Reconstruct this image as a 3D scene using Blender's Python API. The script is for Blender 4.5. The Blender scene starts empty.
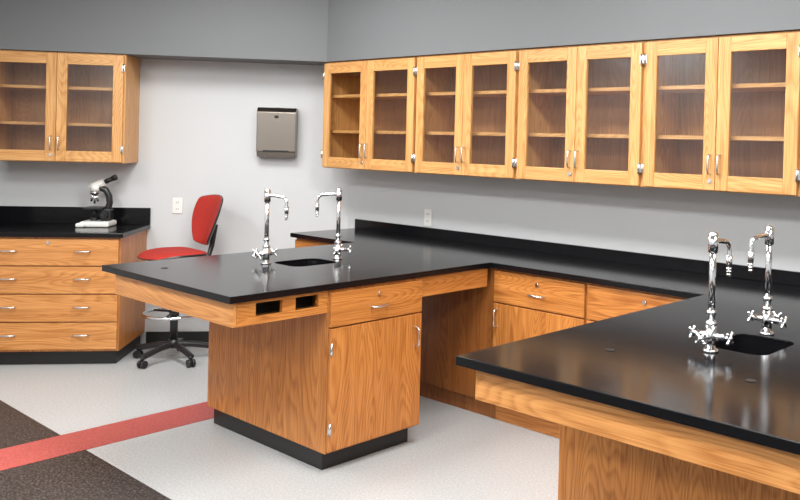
import bpy, bmesh, math, random
from mathutils import Vector, Matrix
random.seed(4)
scn=bpy.context.scene
scn.view_settings.view_transform='Standard'
# ---------------------------------------------------------------- materials
def newmat(name):
    m=bpy.data.materials.new(name); m.use_nodes=True
    nt=m.node_tree; return m,nt,nt.nodes['Principled BSDF']
def plain(name,col,rough=.5,metal=0,spec=.5,bump=0,bscale=200,var=0):
    m,nt,b=newmat(name)
    b.inputs['Base Color'].default_value=(*col,1);b.inputs['Roughness'].default_value=rough
    b.inputs['Metallic'].default_value=metal;b.inputs['Specular IOR Level'].default_value=spec
    tc=nt.nodes.new('ShaderNodeTexCoord');n=nt.nodes.new('ShaderNodeTexNoise')
    n.inputs['Scale'].default_value=bscale;nt.links.new(tc.outputs['Object'],n.inputs['Vector'])
    if bump:
        bp=nt.nodes.new('ShaderNodeBump');bp.inputs['Strength'].default_value=bump;bp.inputs['Distance'].default_value=.002
        nt.links.new(n.outputs['Fac'],bp.inputs['Height']);nt.links.new(bp.outputs['Normal'],b.inputs['Normal'])
    if var:
        r=nt.nodes.new('ShaderNodeValToRGB');r.color_ramp.elements[0].position=.35;r.color_ramp.elements[1].position=.65
        r.color_ramp.elements[0].color=(*[c*(1-var) for c in col],1);r.color_ramp.elements[1].color=(*[min(1,c*(1+var)) for c in col],1)
        nt.links.new(n.outputs['Fac'],r.inputs['Fac']);nt.links.new(r.outputs['Color'],b.inputs['Base Color'])
    return m
def oak(name,axis,light,dark,rough=.36):
    m,nt,b=newmat(name);N=nt.nodes.new;L=nt.links.new
    tc=N('ShaderNodeTexCoord');oi=N('ShaderNodeObjectInfo')
    mul=N('ShaderNodeMath');mul.operation='MULTIPLY';mul.inputs[1].default_value=37;L(oi.outputs['Random'],mul.inputs[0])
    def mp(across,along):
        s=[across]*3;s[axis]=along
        vm=N('ShaderNodeVectorMath');vm.operation='MULTIPLY';vm.inputs[1].default_value=s;L(tc.outputs['Object'],vm.inputs[0])
        va=N('ShaderNodeVectorMath');va.operation='ADD';L(vm.outputs[0],va.inputs[0]);L(mul.outputs[0],va.inputs[1]);return va
    def noise(v,det):
        n=N('ShaderNodeTexNoise');n.inputs['Scale'].default_value=1;n.inputs['Detail'].default_value=det;L(v.outputs[0],n.inputs['Vector']);return n
    n1=noise(mp(6,.7),1.0)
    k=N('ShaderNodeMath');k.operation='MULTIPLY';k.inputs[1].default_value=34;L(n1.outputs['Fac'],k.inputs[0])
    pp=N('ShaderNodeMath');pp.operation='FRACT';L(k.outputs[0],pp.inputs[0])
    rp=N('ShaderNodeValToRGB');rp.color_ramp.elements[0].color=(0,0,0,1);rp.color_ramp.elements[1].color=(0,0,0,1)
    e=rp.color_ramp.elements.new(.75);e.color=(1,1,1,1);e=rp.color_ramp.elements.new(.35);e.color=(.15,.15,.15,1);L(pp.outputs[0],rp.inputs['Fac'])
    n2=noise(mp(230,5),3);n3=noise(mp(30,.9),2)
    m1=N('ShaderNodeMath');m1.operation='MULTIPLY';L(rp.outputs['Color'],m1.inputs[0]);L(n2.outputs['Fac'],m1.inputs[1])
    m1b=N('ShaderNodeMath');m1b.operation='MULTIPLY';m1b.inputs[1].default_value=.5;L(m1.outputs[0],m1b.inputs[0])
    m2=N('ShaderNodeMath');m2.operation='MULTIPLY_ADD';L(n3.outputs['Fac'],m2.inputs[0]);m2.inputs[1].default_value=.6;L(m1b.outputs[0],m2.inputs[2])
    m3=N('ShaderNodeMath');m3.operation='MULTIPLY_ADD';L(n2.outputs['Fac'],m3.inputs[0]);m3.inputs[1].default_value=.7;L(m2.outputs[0],m3.inputs[2])
    r=N('ShaderNodeValToRGB');r.color_ramp.elements[0].position=.48;r.color_ramp.elements[1].position=1.0
    r.color_ramp.elements[0].color=(*light,1);r.color_ramp.elements[1].color=(*dark,1);L(m3.outputs[0],r.inputs['Fac']);L(r.outputs['Color'],b.inputs['Base Color'])
    b.inputs['Roughness'].default_value=rough
    return m
OL=(.58,.235,.058);OD=(.31,.10,.018)
UL=(.72,.405,.155);UD=(.46,.205,.055)
oak_z=oak('oak_vertical',2,OL,OD);oak_x=oak('oak_horizontal',0,OL,OD);oak_y=oak('oak_depthwise',1,OL,OD)
oak_ax=oak('oak_apron',0,(.66,.31,.10),(.40,.15,.035))
oak_shaded=oak('oak_knee_shaded',2,(.34,.125,.03),(.18,.055,.012))  # same oak with the knee-space shade painted into darker colours
uk_z=oak('oak_upper_vertical',2,UL,UD);uk_x=oak('oak_upper_horizontal',0,UL,UD)
inner=oak('oak_interior',2,(.48,.235,.085),(.32,.14,.045),.5)
black=plain('epoxy_black',(.005,.005,.006),.15,0,.22)
toe=plain('toe_kick_black',(.006,.006,.006),.4)
chrome=plain('chrome',(.8,.81,.83),.08,1)
steel=plain('brushed_steel',(.27,.235,.205),.25,1,bump=.05)
nickel=plain('nickel_satin',(.72,.71,.69),.25,1)
wallm=plain('wall_paint_grey',(.55,.565,.575),.7,bump=.06,bscale=350)
soffm=plain('soffit_paint_dark_grey',(.158,.166,.172),.7,bump=.05,bscale=350)
ceilm=plain('ceiling_white',(.75,.75,.74),.9)
white=plain('plastic_white',(.75,.75,.72),.35)
bplas=plain('plastic_black',(.012,.012,.013),.35)
red=plain('red_fabric',(.36,.018,.010),.85,bump=.4,bscale=260,var=.35)
slotm=plain('slot_black',(.004,.004,.004),.6)
def glassmat():
    m=bpy.data.materials.new('cabinet_glass');m.use_nodes=True;nt=m.node_tree;nt.nodes.clear();N=nt.nodes.new;L=nt.links.new
    o=N('ShaderNodeOutputMaterial');mx=N('ShaderNodeMixShader');t=N('ShaderNodeBsdfTransparent');g=N('ShaderNodeBsdfGlossy')
    t.inputs['Color'].default_value=(.95,.955,.95,1);g.inputs['Roughness'].default_value=.02
    lw=N('ShaderNodeLayerWeight');lw.inputs['Blend'].default_value=.5
    pw=N('ShaderNodeMath');pw.operation='POWER';pw.inputs[1].default_value=5;L(lw.outputs['Facing'],pw.inputs[0])
    f=N('ShaderNodeMath');f.operation='MULTIPLY_ADD';f.inputs[1].default_value=.95;f.inputs[2].default_value=.045;L(pw.outputs[0],f.inputs[0])
    L(f.outputs[0],mx.inputs[0]);L(t.outputs[0],mx.inputs[1]);L(g.outputs[0],mx.inputs[2]);L(mx.outputs[0],o.inputs['Surface']);return m
glass=glassmat()
def speck(name,c1,c2,c3,scale=260,rough=.35):
    m,nt,b=newmat(name);N=nt.nodes.new;L=nt.links.new
    tc=N('ShaderNodeTexCoord');n=N('ShaderNodeTexNoise');n.inputs['Scale'].default_value=scale*.35;n.inputs['Detail'].default_value=4;n.inputs['Roughness'].default_value=.75
    L(tc.outputs['Object'],n.inputs['Vector']);r=N('ShaderNodeValToRGB')
    r.color_ramp.elements[0].position=.38;r.color_ramp.elements[0].color=(*c1,1);r.color_ramp.elements[1].position=.62;r.color_ramp.elements[1].color=(*c3,1)
    e=r.color_ramp.elements.new(.5);e.color=(*c2,1)
    L(n.outputs['Fac'],r.inputs['Fac']);L(r.outputs['Color'],b.inputs['Base Color']);b.inputs['Roughness'].default_value=rough;return m
fl_light=speck('vinyl_light_grey',(.35,.362,.365),(.42,.432,.435),(.49,.50,.505),rough=.36)
fl_dark=speck('vinyl_dark_speckled',(.005,.0035,.0035),(.015,.011,.010),(.12,.10,.09),rough=.5)
fl_red=speck('vinyl_red',(.31,.05,.045),(.37,.07,.06),(.43,.10,.085),rough=.5)
# ---------------------------------------------------------------- helpers
def link(o,parent=None,name=None):
    bpy.context.collection.objects.link(o)
    if parent: o.parent=parent
    return o
def empty(name,loc=(0,0,0),rz=0):
    o=bpy.data.objects.new(name,None);o.location=loc;o.rotation_euler=(0,0,rz);o.empty_display_size=.1;return link(o)
def box(name,par,x0,x1,y0,y1,z0,z1,mat,bev=.0):
    me=bpy.data.meshes.new(name);bm=bmesh.new()
    c=Vector(((x0+x1)/2,(y0+y1)/2,(z0+z1)/2))
    bmesh.ops.create_cube(bm,size=1)
    bmesh.ops.scale(bm,vec=(abs(x1-x0),abs(y1-y0),abs(z1-z0)),verts=bm.verts)
    if bev: bmesh.ops.bevel(bm,geom=bm.edges[:],offset=bev,segments=2,affect='EDGES',profile=.5)
    bm.to_mesh(me);bm.free();me.materials.append(mat);o=bpy.data.objects.new(name,me);o.location=c;return link(o,par)
def cyl(name,par,p0,p1,r,mat,r2=None,seg=24):
    p0=Vector(p0);p1=Vector(p1);d=p1-p0;me=bpy.data.meshes.new(name);bm=bmesh.new()
    bmesh.ops.create_cone(bm,cap_ends=True,segments=seg,radius1=r,radius2=r if r2 is None else r2,depth=d.length)
    bmesh.ops.transform(bm,matrix=d.to_track_quat('Z','Y').to_matrix().to_4x4(),verts=bm.verts)
    for f in bm.faces:
        if len(f.verts)==4:f.smooth=True
    bm.to_mesh(me);bm.free();me.materials.append(mat);o=bpy.data.objects.new(name,me);o.location=(p0+p1)/2;return link(o,par)
def ball(name,par,c,r,mat,sc=(1,1,1)):
    me=bpy.data.meshes.new(name);bm=bmesh.new();bmesh.ops.create_uvsphere(bm,u_segments=20,v_segments=12,radius=r)
    bmesh.ops.scale(bm,vec=sc,verts=bm.verts)
    for f in bm.faces:f.smooth=True
    bm.to_mesh(me);bm.free();me.materials.append(mat);o=bpy.data.objects.new(name,me);o.location=c;return link(o,par)
def tube(name,par,pts,r,mat,cyclic=False):
    cu=bpy.data.curves.new(name,'CURVE');cu.dimensions='3D';cu.bevel_depth=r;cu.bevel_resolution=5;cu.use_fill_caps=True
    s=cu.splines.new('POLY');s.points.add(len(pts)-1)
    for i,p in enumerate(pts): s.points[i].co=(*p,1)
    s.use_cyclic_u=cyclic;cu.materials.append(mat)
    tmp=bpy.data.objects.new(name+'_c',cu);bpy.context.collection.objects.link(tmp)
    dg=bpy.context.evaluated_depsgraph_get();me=bpy.data.meshes.new_from_object(tmp.evaluated_get(dg));bpy.data.objects.remove(tmp)
    for f in me.polygons:f.use_smooth=True
    if not me.materials: me.materials.append(mat)
    o=bpy.data.objects.new(name,me);return link(o,par)
def arc(c,u,v,r,a0,a1,n=12):
    c=Vector(c);u=Vector(u);v=Vector(v)
    return [c+u*r*math.cos(a0+(a1-a0)*i/n)+v*r*math.sin(a0+(a1-a0)*i/n) for i in range(n+1)]
def prism(name,par,outer,holes,z0,z1,mat,bev=0):
    bm=bmesh.new();E=[]
    for loop in [outer]+holes:
        vs=[bm.verts.new((x,y,z0)) for x,y in loop]
        E+=[bm.edges.new((vs[i],vs[(i+1)%len(vs)])) for i in range(len(vs))]
    bmesh.ops.triangle_fill(bm,use_beauty=True,use_dissolve=False,edges=E)
    bmesh.ops.recalc_face_normals(bm,faces=bm.faces[:])
    r=bmesh.ops.extrude_face_region(bm,geom=bm.faces[:])
    bmesh.ops.translate(bm,vec=(0,0,z1-z0),verts=[g for g in r['geom'] if isinstance(g,bmesh.types.BMVert)])
    bmesh.ops.recalc_face_normals(bm,faces=bm.faces[:])
    if bev:
        ed=[e for e in bm.edges if abs(e.verts[0].co.z-z1)<1e-6 and abs(e.verts[1].co.z-z1)<1e-6 and any(abs(f.normal.z)<.5 for f in e.link_faces)]
        bmesh.ops.bevel(bm,geom=ed,offset=bev,segments=2,affect='EDGES',profile=.5)
    me=bpy.data.meshes.new(name);bm.to_mesh(me);bm.free();me.materials.append(mat);o=bpy.data.objects.new(name,me);return link(o,par)
def rrect(cx,cy,w,h,r,n=6):
    P=[]
    for (sx,sy,a) in [(1,1,0),(-1,1,90),(-1,-1,180),(1,-1,270)]:
        for i in range(n+1):
            t=math.radians(a+90*i/n);P.append((cx+sx*(w/2-r)+r*math.cos(t),cy+sy*(h/2-r)+r*math.sin(t)))
    return P
def hollow(par,x0,x1,y0,y1,z0,z1,mat,t=.019):
    box('panel_front',par,x0,x1,y0,y0+t,z0,z1,mat);box('panel_back',par,x0,x1,y1-t,y1,z0,z1,mat)
    box('panel_left',par,x0,x0+t,y0+t,y1-t,z0,z1,mat);box('panel_right',par,x1-t,x1,y0+t,y1-t,z0,z1,mat)
    box('panel_bottom',par,x0+t,x1-t,y0+t,y1-t,z0,z0+t,mat)
# ---------------------------------------------------------------- camera
CX,CY,CZ,YAW,PIT,ROLL,F,SY,SX=5.233,-4.195,1.597,.697,-.009,.026,849.3,-98.16,129.17
cd=bpy.data.cameras.new('camera');cam=bpy.data.objects.new('camera',cd);link(cam);scn.camera=cam
Fv=Vector((-math.sin(YAW)*math.cos(PIT),math.cos(YAW)*math.cos(PIT),math.sin(PIT)));Rv=Vector((math.cos(YAW),math.sin(YAW),0));Uv=Rv.cross(Fv)
R2=Rv*math.cos(ROLL)+Uv*math.sin(ROLL);U2=-Rv*math.sin(ROLL)+Uv*math.cos(ROLL)
M=Matrix((R2,U2,-Fv)).transposed().to_4x4();M.translation=(CX,CY,CZ);cam.matrix_world=M
cd.sensor_width=36;cd.lens=F/800*36;cd.shift_x=-SX/800;cd.shift_y=SY/800;cd.clip_start=.05
# ---------------------------------------------------------------- room
XC=-.109;ANG=2.300;H=.914;ZT=2.164;ZB=1.384
dL=Vector((math.cos(-ANG),math.sin(-ANG),0));nL=Vector((-math.sin(-ANG),math.cos(-ANG),0));C0=Vector((XC,0,0))
ROT=math.pi-ANG
def LP(s,o): p=C0+dL*s+nL*o;return (p.x,p.y)
SL=2.56
E1=LP(SL,0);E2=LP(SL,5.2);XR=8.2
CE=2.95
poly=[(XC,0),E1,E2,(E2[0],-7.2),(XR,-7.2),(XR,0)]
fl=prism('floor',None,poly,[],-.05,0,fl_light)
prism('inlay_dark',fl,[(-1.5,-2.335),(-1.5,-7.1),(XR-.1,-7.1),(XR-.1,-2.335)],[],0.0,.0015,fl_dark)
prism('inlay_red_stripe',fl,[(.515,-.62),(.515,-7.1),(.815,-7.1),(.815,-.62)],[],0.0,.0025,fl_red)
prism('ceiling',None,poly,[],CE,CE+.05,ceilm)
def wall(name,a,b,mat=wallm,z1=CE,t=.1):
    a=Vector((*a,0));b=Vector((*b,0));d=(b-a).normalized();n=Vector((-d.y,d.x,0)) # outward
    prism(name,None,[(a.x,a.y),(b.x,b.y),(b.x+n.x*t,b.y+n.y*t),(a.x+n.x*t,a.y+n.y*t)],[],0,z1,mat)
for nm,i in [('wall_left',0),('wall_side',1),('wall_far_left',2),('wall_front',3),('wall_end',4),('wall_right',5)]:
    b=poly[i];a=poly[(i+1)%6];wall(nm,a,b)
def isect(o):
    t=o*math.tan((math.pi-ANG)/2)
    return (XC+t,-o)
so=.352
I=isect(so)
prism('soffit_trim',None,[(XC+.001,-.001),I,(XR-.001,-so),(XR-.001,-.001)],[],ZT+.003,CE-.001,soffm)
prism('soffit_trim',None,[(XC-.002,-.001),LP(SL-.001,.001),LP(SL-.001,so),(I[0]-.001,I[1])],[],ZT+.003,CE-.001,soffm)
prism('baseboard_left',None,[LP(.02,.002),LP(1.48,.002),LP(1.48,.012),LP(.02,.012)],[],0.0,.10,toe)
# ---------------------------------------------------------------- cabinet parts (local: x right, y into wall, z up)
def pull(par,x,y,z,vert=False,L=.1,mat=nickel):
    h=L/2;o=.028
    if vert: pts=[(x,y,z-h),(x,y-o*.8,z-h+.004),(x,y-o,z-h+.015),(x,y-o,z+h-.015),(x,y-o*.8,z+h-.004),(x,y,z+h)]
    else: pts=[(x-h,y,z),(x-h+.004,y-o*.8,z),(x-h+.015,y-o,z),(x+h-.015,y-o,z),(x+h-.004,y-o*.8,z),(x+h,y,z)]
    tube('pull',par,pts,.0055,mat)
def lock(par,x,y,z): cyl('lock',par,(x,y,z),(x,y-.008,z),.011,nickel)
def hinge(par,x,y,z): 
    cyl('hinge',par,(x,y-.004,z-.03),(x,y-.004,z+.03),.0055,nickel,seg=12);box('hinge_leaf',par,x-.010,x+.010,y-.003,y,z-.022,z+.022,nickel)
def door_glass(par,x0,x1,z0,z1,y,hs,side):
    s=.068;t=.022;y1=y+t
    box('stile',par,x0,x0+s,y,y1,z0,z1,uk_z,.003);box('stile',par,x1-s,x1,y,y1,z0,z1,uk_z,.003)
    box('rail_bottom',par,x0+s,x1-s,y+.001,y1,z0,z0+s*1.1,uk_x,.002);box('rail_top',par,x0+s,x1-s,y+.001,y1,z1-s*1.1,z1,uk_x,.002)
    box('glass_pane',par,x0+s-.004,x1-s+.004,y+.010,y+.013,z0+s,z1-s,glass)
    hx=x1-.025 if side=='R' else x0+.025
    pull(par,hx,y,z0+.13,True)
    if side=='R': lock(par,hx,y,z0+.045)
def wall_cabinet(name,loc,rz,w,x0=0,D=.35):
    p=empty(name,loc,rz);t=.019;x1=x0+w;f=-D+.024
    a,b=x0+.001,x1-.001
    box('side_left',p,a,a+t,f,-.003,ZB,ZT,uk_z);box('side_right',p,b-t,b,f,-.003,ZB,ZT,uk_z)
    box('bottom',p,a+t,b-t,f,-.003,ZB,ZB+t,uk_x);box('top',p,a+t,b-t,f,-.003,ZT-t,ZT,uk_x)
    box('back',p,a+t,b-t,-.012,-.003,ZB+t,ZT-t,inner)
    for i in (1,2):
        z=ZB+(ZT-ZB)*i/3+.0;box('shelf',p,a+t,b-t,f+.03,-.012,z,z+.02,uk_x)
    m=(a+b)/2;g=.006
    door_glass(p,a+.012,m-.0015,ZB+g,ZT-g-.004,-D,0,'R');door_glass(p,m+.0015,b-.012,ZB+g,ZT-g-.004,-D,0,'L')
    for z in (ZB+.1,ZT-.1):
        hinge(p,a+.010,-D,z);hinge(p,b-.010,-D,z)
    return p
UXs=[0,1.01,1.904,2.79,3.66,4.56,5.46]
for i in range(6): wall_cabinet('wall_cabinet',(UXs[i]+.0,0,0),0,UXs[i+1]-UXs[i])
pL=wall_cabinet('wall_cabinet',(XC,0,0),ROT,.914,x0=-1.565-.914)
def front(par,x0,x1,z0,z1,y,mat,name='drawer_front',bev=.002): return box(name,par,x0,x1,y-.02,y-.001,z0,z1,mat,bev)
TH=.03
p=empty('drawer_cabinet',(XC,0,0),ROT)
D=.60;xr=-1.492;xl=xr-.914
box('carcass',p,xl,xr,-D,-.004,.10,H-TH-.001,oak_z)
box('toe_kick',p,xl,xr-.03,-D+.05,-.006,0.001,.10,toe)
zs=[.112,.303,.494,.685,.872]
for i in range(4):
    front(p,xl+.01,xr-.008,zs[i]+.004,zs[i+1]-.004,-D,oak_ax)
    zc=(zs[i]+zs[i+1])/2
    for xx in (xl+.21,xr-.235): pull(p,xx,-D-.02,zc+.01,False,.1)
lock(p,(xl+xr)/2,-D-.02,.845)
box('filler',p,-SL+.004,xl,-D+.005,-.004,.10,H-TH-.001,oak_z)
pc=empty('countertop',(XC,0,0),ROT)
box('slab',pc,-SL+.004,xr+.025,-D-.035,-.003,H-TH,H,black,.003)
box('backsplash',pc,-SL+.02,xr+.025,-.022,-.003,H+.0005,1.04,black,.002)
box('sidesplash',pc,-SL+.003,-SL+.02,-D-.03,-.003,H+.0005,1.04,black,.002)
# ---------------------------------------------------------------- main bench
XA,YA,XB,XE,YE,YC=.731,-2.238,1.958,3.324,-2.253,-.601
XF=4.55
S1=(1.30,-1.39,.24,.29);S2=(3.93,-1.39,.22,.29)
sink_holes=[rrect(*S1,.06),rrect(*S2,.05)]
outl=[(0,-.003),(0,YC),(XA,YC),(XA,YA),(XB,YA),(XB,YC),(XE,YC),(XE,YE),(XF,YE),(XF,YC),(XR-.01,YC),(XR-.01,-.003)]
pt=empty('countertop')
prism('slab',pt,outl,sink_holes,H-TH,H,black,.003)
box('backsplash',pt,0,XR-.01,-.022,-.003,H+.0005,.985,black,.002)
for (x,y) in [(3.63,-1.83),(4.14,-1.84),(1.02,-2.05)]: cyl('grommet_cap',pt,(x,y,H),(x,y,H+.002),.016,toe)
def sink(c,r0):
    p=empty('lab_sink',(c[0],c[1],0))
    w,h=c[2],c[3]
    bm=bmesh.new();rings=[]
    for (z,off,r) in [(H-.004,.001,r0),(H-.06,-.004,r0),(H-.15,-.012,r0-.005),(H-.17,-.04,r0-.02)]:
        rings.append([bm.verts.new((x,y,z)) for x,y in rrect(0,0,w+2*off,h+2*off,r)])
    for a,b in zip(rings,rings[1:]):
        n=len(a)
        for i in range(n): bm.faces.new((a[i],a[(i+1)%n],b[(i+1)%n],b[i]))
    bm.faces.new(rings[-1]);me=bpy.data.meshes.new('basin')
    for f in bm.faces:f.smooth=True
    bm.to_mesh(me);bm.free();me.materials.append(black);o=bpy.data.objects.new('basin',me);link(o,p)
    cyl('drain',p,(0,0,H-.17),(0,0,H-.163),.025,chrome)
sink(S1,.06);sink(S2,.05)
AZ=.775;AT=H-TH-.001
b1=empty('island_cabinet')
XL=XA+.10
box('apron_end',b1,XL,XB-.02,YA+.025,YA+.045,AZ,AT,oak_ax,.002)
box('apron_left',b1,XL,XL+.02,YA+.046,-1.716,AZ,AT,oak_y,.002)
xa=XB-.04;xb=XB-.02
holes=[(-2.10,-1.965),(-1.895,-1.77)];z0h,z1h=.808,.868
ys=[YA+.0455]+[v for hh in holes for v in hh]+[-1.716]
box('apron_rail_low',b1,xa,xb,ys[0],ys[-1],AZ,z0h,oak_y);box('apron_rail_top',b1,xa,xb,ys[0],ys[-1],z1h,AT,oak_y)
for i in (0,2,4): box('apron_post',b1,xa,xb,ys[i],ys[i+1],z0h,z1h,oak_y)
box('apron_inner_box',b1,xa-.12,xa-.10,ys[0],ys[-1],AZ+.016,AT,slotm)
box('apron_bottom',b1,XL+.021,xa,YA+.046,-1.716,AZ,AZ+.015,oak_x)
bx0,bx1,by0,by1=.875,1.94,-1.714,-1.125
hollow(b1,bx0,bx1,by0,by1,.10,AT,oak_z)
box('toe_kick',b1,bx0+.02,bx1-.06,by0+.03,by1-.01,.001,.0995,toe)
box('apron_knee',b1,XB-.04,XB-.02,by1+.002,YC-.002,AZ,AT,oak_y,.002)
c1=empty('door_parts',(bx1,0,0),math.pi/2);c1.parent=b1
front(c1,by0+.004,by1-.004,.705,.868,-.0,oak_x);front(c1,by0+.004,by1-.004,.112,.697,-.0,oak_z,'cabinet_door')
pull(c1,(by0+by1)/2,-.02,.775,False);lock(c1,(by0+by1)/2,-.02,.835)
pull(c1,by1-.045,-.02,.58,True)
for z in (.22,.60): hinge(c1,by0+.008,-.02,z)
b2=empty('island_cabinet')
box('apron_end',b2,XE+.05,XF-.02,YE+.04,YE+.06,AZ,AT,oak_ax,.002)
box('apron_left',b2,XE+.05,XE+.07,YE+.061,-1.716,AZ,AT,oak_y,.002)
box('apron_right',b2,XF-.04,XF-.02,YE+.061,-1.716,AZ,AT,oak_y,.002)
hollow(b2,XE+.026,XF-.19,by0,YC+.0,.10,AT,oak_z)
box('toe_kick',b2,XE+.09,XF-.21,by0+.03,YC-.01,.001,.0995,toe)
c2=empty('door_parts',(XE+.026,0,0),-math.pi/2);c2.parent=b2
front(c2,1.14,1.706,.112,.868,0,oak_z,'cabinet_door');hinge(c2,1.706,-.02,.735);hinge(c2,1.706,-.02,.2)
def base_unit(x0,x1,hside='L',plainf=False):
    p=empty('base_cabinet');y=YC+.04
    hollow(p,x0+.001,x1-.001,y,-.004,.10,AT,oak_shaded if plainf else oak_z);box('toe_kick',p,x0+.001,x1-.001,y+.03,-.01,.001,.0995,oak_shaded if plainf else oak_x)
    if plainf: return
    front(p,x0+.01,x1-.01,.69,.868,y,oak_x);front(p,x0+.01,x1-.01,.112,.682,y,oak_z,'cabinet_door')
    xm=(x0+x1)/2;pull(p,xm,y-.02,.765);lock(p,xm,y-.02,.825)
    pull(p,x0+.04 if hside=='L' else x1-.04,y-.02,.60,True)
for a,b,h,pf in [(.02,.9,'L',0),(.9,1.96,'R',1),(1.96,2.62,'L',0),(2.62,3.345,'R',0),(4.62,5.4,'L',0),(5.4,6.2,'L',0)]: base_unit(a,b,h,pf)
# ---------------------------------------------------------------- faucets
def handle4(par,c,d,r=.021):
    c=Vector(c);d=Vector(d).normalized();up=Vector((0,0,1));s=d.cross(up).normalized();u=s.cross(d)
    ball('handle_hub',par,c,.010,chrome)
    for i in range(4):
        a=math.pi/4+i*math.pi/2;e=c+(s*math.cos(a)+u*math.sin(a))*r
        cyl('handle_prong',par,c,e,.0045,chrome,r2=.0055,seg=12);ball('handle_tip',par,e,.006,chrome)
def faucet(x,y,ang):
    p=empty('lab_faucet',(x,y,H),ang)
    cyl('flange',p,(0,0,0.0005),(0,0,.010),.028,chrome,r2=.024)
    cyl('body',p,(0,0,.01),(0,0,.095),.018,chrome);ball('body_cap',p,(0,0,.095),.020,chrome,(1,1,.7))
    for dd in ((0,1,0),(0,-1,0),(-1,0,0)):
        v=Vector(dd);cyl('valve_arm',p,(0,0,.055),v*.05+Vector((0,0,.055)),.011,chrome);cyl('valve_stem',p,v*.05+Vector((0,0,.055)),v*.068+Vector((0,0,.055)),.007,chrome)
        handle4(p,v*.07+Vector((0,0,.055)),v)
    cyl('riser',p,(0,0,.10),(0,0,.385),.0115,chrome)
    cyl('riser_ring',p,(0,0,.125),(0,0,.14),.016,chrome)
    cyl('riser_collar',p,(0,0,.335),(0,0,.395),.017,chrome);ball('riser_cap',p,(0,0,.395),.017,chrome,(1,1,.6))
    pts=[Vector((.0,0,.370)),Vector((.05,0,.370)),Vector((.075,0,.366))]+arc((.085,0,.331),(1,0,0),(0,0,1),.035,math.pi/2-.2,0,10)+[Vector((.12,0,.30))]
    tube('spout',p,pts,.0085,chrome)
    cyl('nozzle',p,(.12,0,.315),(.12,0,.275),.012,chrome,r2=.010)
    cyl('serrated_tip',p,(.12,0,.277),(.12,0,.24),.0085,chrome,r2=.005)
    for k in range(3): cyl('tip_ring',p,(.12,0,.272-k*.011),(.12,0,.267-k*.011),.010-k*.001,chrome)
faucet(1.215,-1.585,.4);faucet(1.30,-1.175,-2.3)
faucet(3.88,-1.60,math.pi/2);faucet(3.90,-1.20,-1.7)
# ---------------------------------------------------------------- towel dispenser & outlets on left wall
p=empty('paper_towel_dispenser',(XC,0,0),ROT)
x0,x1=-.69,-.40
def profx(name,par,pts,x0,x1,mat,bev=.004):
    bm=bmesh.new();a=[bm.verts.new((x0,y,z)) for y,z in pts];b=[bm.verts.new((x1,y,z)) for y,z in pts];n=len(pts)
    bm.faces.new(a);bm.faces.new(b[::-1])
    for i in range(n): bm.faces.new((a[i],b[i],b[(i+1)%n],a[(i+1)%n]))
    bmesh.ops.recalc_face_normals(bm,faces=bm.faces[:])
    if bev:bmesh.ops.bevel(bm,geom=bm.edges[:],offset=bev,segments=2,affect='EDGES',profile=.5)
    me=bpy.data.meshes.new(name);bm.to_mesh(me);bm.free();me.materials.append(mat);return link(bpy.data.objects.new(name,me),par)
profx('housing',p,[(-.002,1.49),(-.002,1.825),(-.085,1.825),(-.115,1.79),(-.115,1.49)],x0,x1,steel)
profx('lower_tray',p,[(-.002,1.448),(-.002,1.489),(-.115,1.489),(-.09,1.448)],x0+.003,x1-.003,steel,.003)
box('slot',p,x0+.05,x1-.05,-.1165,-.112,1.485,1.50,slotm)
box('viewing_slot',p,x0+.13,x1-.13,-.1165,-.1145,1.745,1.765,slotm,.0)
cyl('key_lock',p,((x0+x1)/2,-.085,1.826),((x0+x1)/2,-.085,1.832),.01,nickel)
def outlet(par_loc,rz,x,z):
    p=empty('wall_outlet',par_loc,rz)
    box('plate',p,x-.038,x+.038,-.008,-.002,z-.06,z+.06,white,.003)
    for dz in (-.025,.025):
        box('socket',p,x-.018,x+.018,-.010,-.008,z+dz-.015,z+dz+.015,white,.0)
        for dx in (-.007,.007): box('slit',p,x+dx-.0015,x+dx+.0015,-.0106,-.0098,z+dz-.006,z+dz+.006,slotm)
outlet((XC,0,0),ROT,-1.275,1.06)
outlet((0,0,0),0,.80,1.055)
# ---------------------------------------------------------------- microscope
p=empty('microscope',(-1.175,-1.44,H+.0008),ROT)
box('base',p,-.10,.10,-.10,.09,0,.04,white,.012)
box('base_foot',p,-.12,-.06,-.12,-.02,0,.03,white,.01)
box('arm_block',p,.02,.09,-.035,.035,.04,.13,bplas,.012)
tube('arm',p,[(.06,0,.12),(.075,0,.17),(.07,0,.22),(.045,0,.265),(.0,0,.285)],.022,bplas)
box('stage',p,-.085,.045,-.07,.07,.125,.14,bplas,.003);cyl('condenser',p,(-.03,0,.085),(-.03,0,.125),.022,bplas)
cyl('illuminator',p,(-.03,0,.04),(-.03,0,.06),.028,bplas)
for s in (-1,1): cyl('focus_knob',p,(.055,s*.035,.085),(.055,s*.07,.085),.024,bplas);cyl('fine_knob',p,(.055,s*.07,.085),(.055,s*.085,.085),.014,bplas)
cyl('turret',p,(-.03,0,.235),(-.03,0,.255),.032,nickel)
for a in (-.5,0,.5): cyl('objective',p,(-.03+math.sin(a)*.02,0,.238),(-.03+math.sin(a)*.05,0,.165+abs(a)*.03),.010,nickel,r2=.007)
cyl('head',p,(-.03,0,.255),(-.02,0,.30),.036,white)
cyl('head_neck',p,(-.06,0,.282),(.04,0,.325),.031,white,r2=.026)
cyl('eyepiece_tube',p,(.03,0,.320),(.095,0,.352),.017,bplas);cyl('eyepiece',p,(.093,0,.351),(.118,0,.363),.021,bplas)
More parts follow.
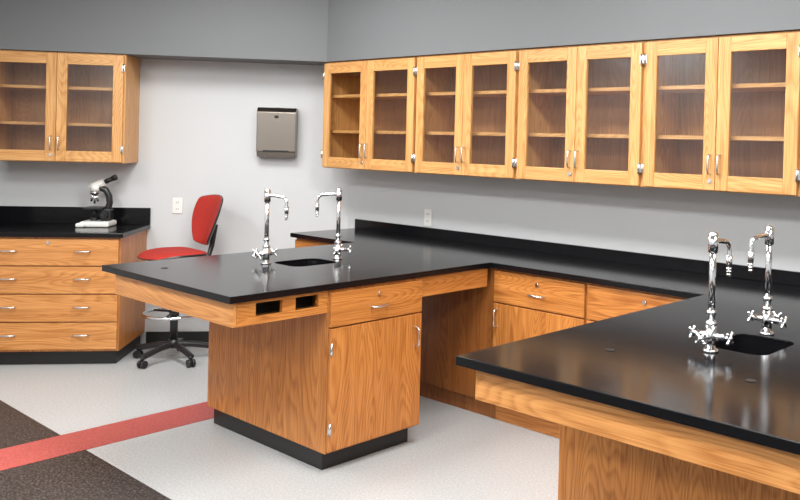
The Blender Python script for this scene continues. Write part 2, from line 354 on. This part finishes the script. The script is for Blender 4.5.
# ---------------------------------------------------------------- swivel chair (local: +x = facing direction)
fd=(-Rv*.70-Fv*.71);fa=math.atan2(fd.y,fd.x)
p=empty('drafting_chair',(-.535,-1.18,0),fa)
for i in range(5):
    a=math.radians(72*i+20);c,s=math.cos(a),math.sin(a)
    tube('base_leg',p,[(0,0,.115),(c*.12,s*.12,.105),(c*.27,s*.27,.075)],.021,bplas)
    cyl('caster_stem',p,(c*.265,s*.265,.055),(c*.265,s*.265,.08),.009,bplas)
    for k in (-1,1):
        q=Vector((c*.265,s*.265,.028));t=Vector((-s,c,0))*k
        cyl('caster_wheel',p,q+t*.006,q+t*.024,.027,bplas)
cyl('hub',p,(0,0,.09),(0,0,.15),.035,bplas);cyl('gas_sleeve',p,(0,0,.15),(0,0,.45),.026,bplas);cyl('gas_piston',p,(0,0,.45),(0,0,.69),.014,chrome)
ringpts=arc((0,0,.335),(1,0,0),(0,1,0),.205,0,2*math.pi,40)[:-1]
tube('foot_ring',p,ringpts,.011,chrome,True)
for i in range(3):
    a=math.radians(120*i+50);tube('ring_spoke',p,[(math.cos(a)*.02,math.sin(a)*.02,.345),(math.cos(a)*.205,math.sin(a)*.205,.335)],.008,bplas)
cyl('ring_clamp',p,(0,0,.315),(0,0,.365),.034,bplas)
box('mechanism',p,-.12,.09,-.05,.05,.685,.72,bplas,.008)
def cushion(name,fn,nu,nv,thick,mat,back=None):
    bm=bmesh.new();g=[[bm.verts.new(fn(i/(nu-1)*2-1,j/(nv-1)*2-1,1)) for j in range(nv)] for i in range(nu)]
    h=[[bm.verts.new(fn(i/(nu-1)*2-1,j/(nv-1)*2-1,-1)) for j in range(nv)] for i in range(nu)]
    for i in range(nu-1):
        for j in range(nv-1):
            bm.faces.new((g[i][j],g[i+1][j],g[i+1][j+1],g[i][j+1]));f=bm.faces.new((h[i][j],h[i][j+1],h[i+1][j+1],h[i+1][j]));f.material_index=1
    def side(A,B):
        for k in range(len(A)-1): f=bm.faces.new((A[k],A[k+1],B[k+1],B[k]));f.material_index=1 if back else 0
    side([r[0] for r in g],[r[0] for r in h]);side([r[-1] for r in g],[r[-1] for r in h]);side(g[0],h[0]);side(g[-1],h[-1])
    bmesh.ops.recalc_face_normals(bm,faces=bm.faces[:])
    for f in bm.faces:f.smooth=True
    me=bpy.data.meshes.new(name);bm.to_mesh(me);bm.free();me.materials.append(mat);me.materials.append(back or mat)
    o=bpy.data.objects.new(name,me);link(o,p);sb=o.modifiers.new('sub','SUBSURF');sb.levels=1;sb.render_levels=2;return o
def sq(u,v,k=.42):
    return u*math.sqrt(1-k*v*v),v*math.sqrt(1-k*u*u)
def seatf(u,v,s):
    a,b=sq(u,v);e=max(abs(u),abs(v))**4
    z=.785-.025*e-.022*max(0,u)**2+.015*b*b
    if s<0:z=.722+.012*e
    return (a*.225+.02,b*.225,z)
cushion('seat',seatf,11,11,.05,red,bplas)
def backf(u,v,s):
    a,b=sq(u,v,.26);zz=(a+1)/2
    w=.115+.10*math.sin(min(1,zz*1.1)*math.pi*.5)
    x=-.215-.085*zz+.07*(b*b)*.9
    e=max(abs(u),abs(v))**4
    x+= (.022*(1-.7*e)) if s>0 else -.012
    return (x,b*w,.80+.37*zz)
cushion('backrest',backf,11,11,.04,red,bplas)
tube('back_bracket',p,[(-.08,0,.70),(-.18,0,.70),(-.245,0,.73),(-.265,0,.80),(-.29,0,.95)],.018,bplas)
# ---------------------------------------------------------------- lights
def troffer(x,y,w=1.2,h=.6,e=74):
    p=empty('ceiling_light',(x,y,CE))
    box('frame',p,-w/2-.03,w/2+.03,-h/2-.03,h/2+.03,-.02,-.002,white)
    l=bpy.data.lights.new('panel','AREA');l.shape='RECTANGLE';l.size=w;l.size_y=h;l.energy=e;l.color=(1,.99,.97)
    o=bpy.data.objects.new('panel',l);o.location=(0,0,-.025);link(o,p)
for x in (0.9,3.2,5.5):
    for y in (-1.7,-3.9,-6.0): troffer(x,y)
w=bpy.data.worlds.new('world');scn.world=w;w.use_nodes=True;w.node_tree.nodes['Background'].inputs[0].default_value=(.8,.85,.9,1);w.node_tree.nodes['Background'].inputs[1].default_value=.5
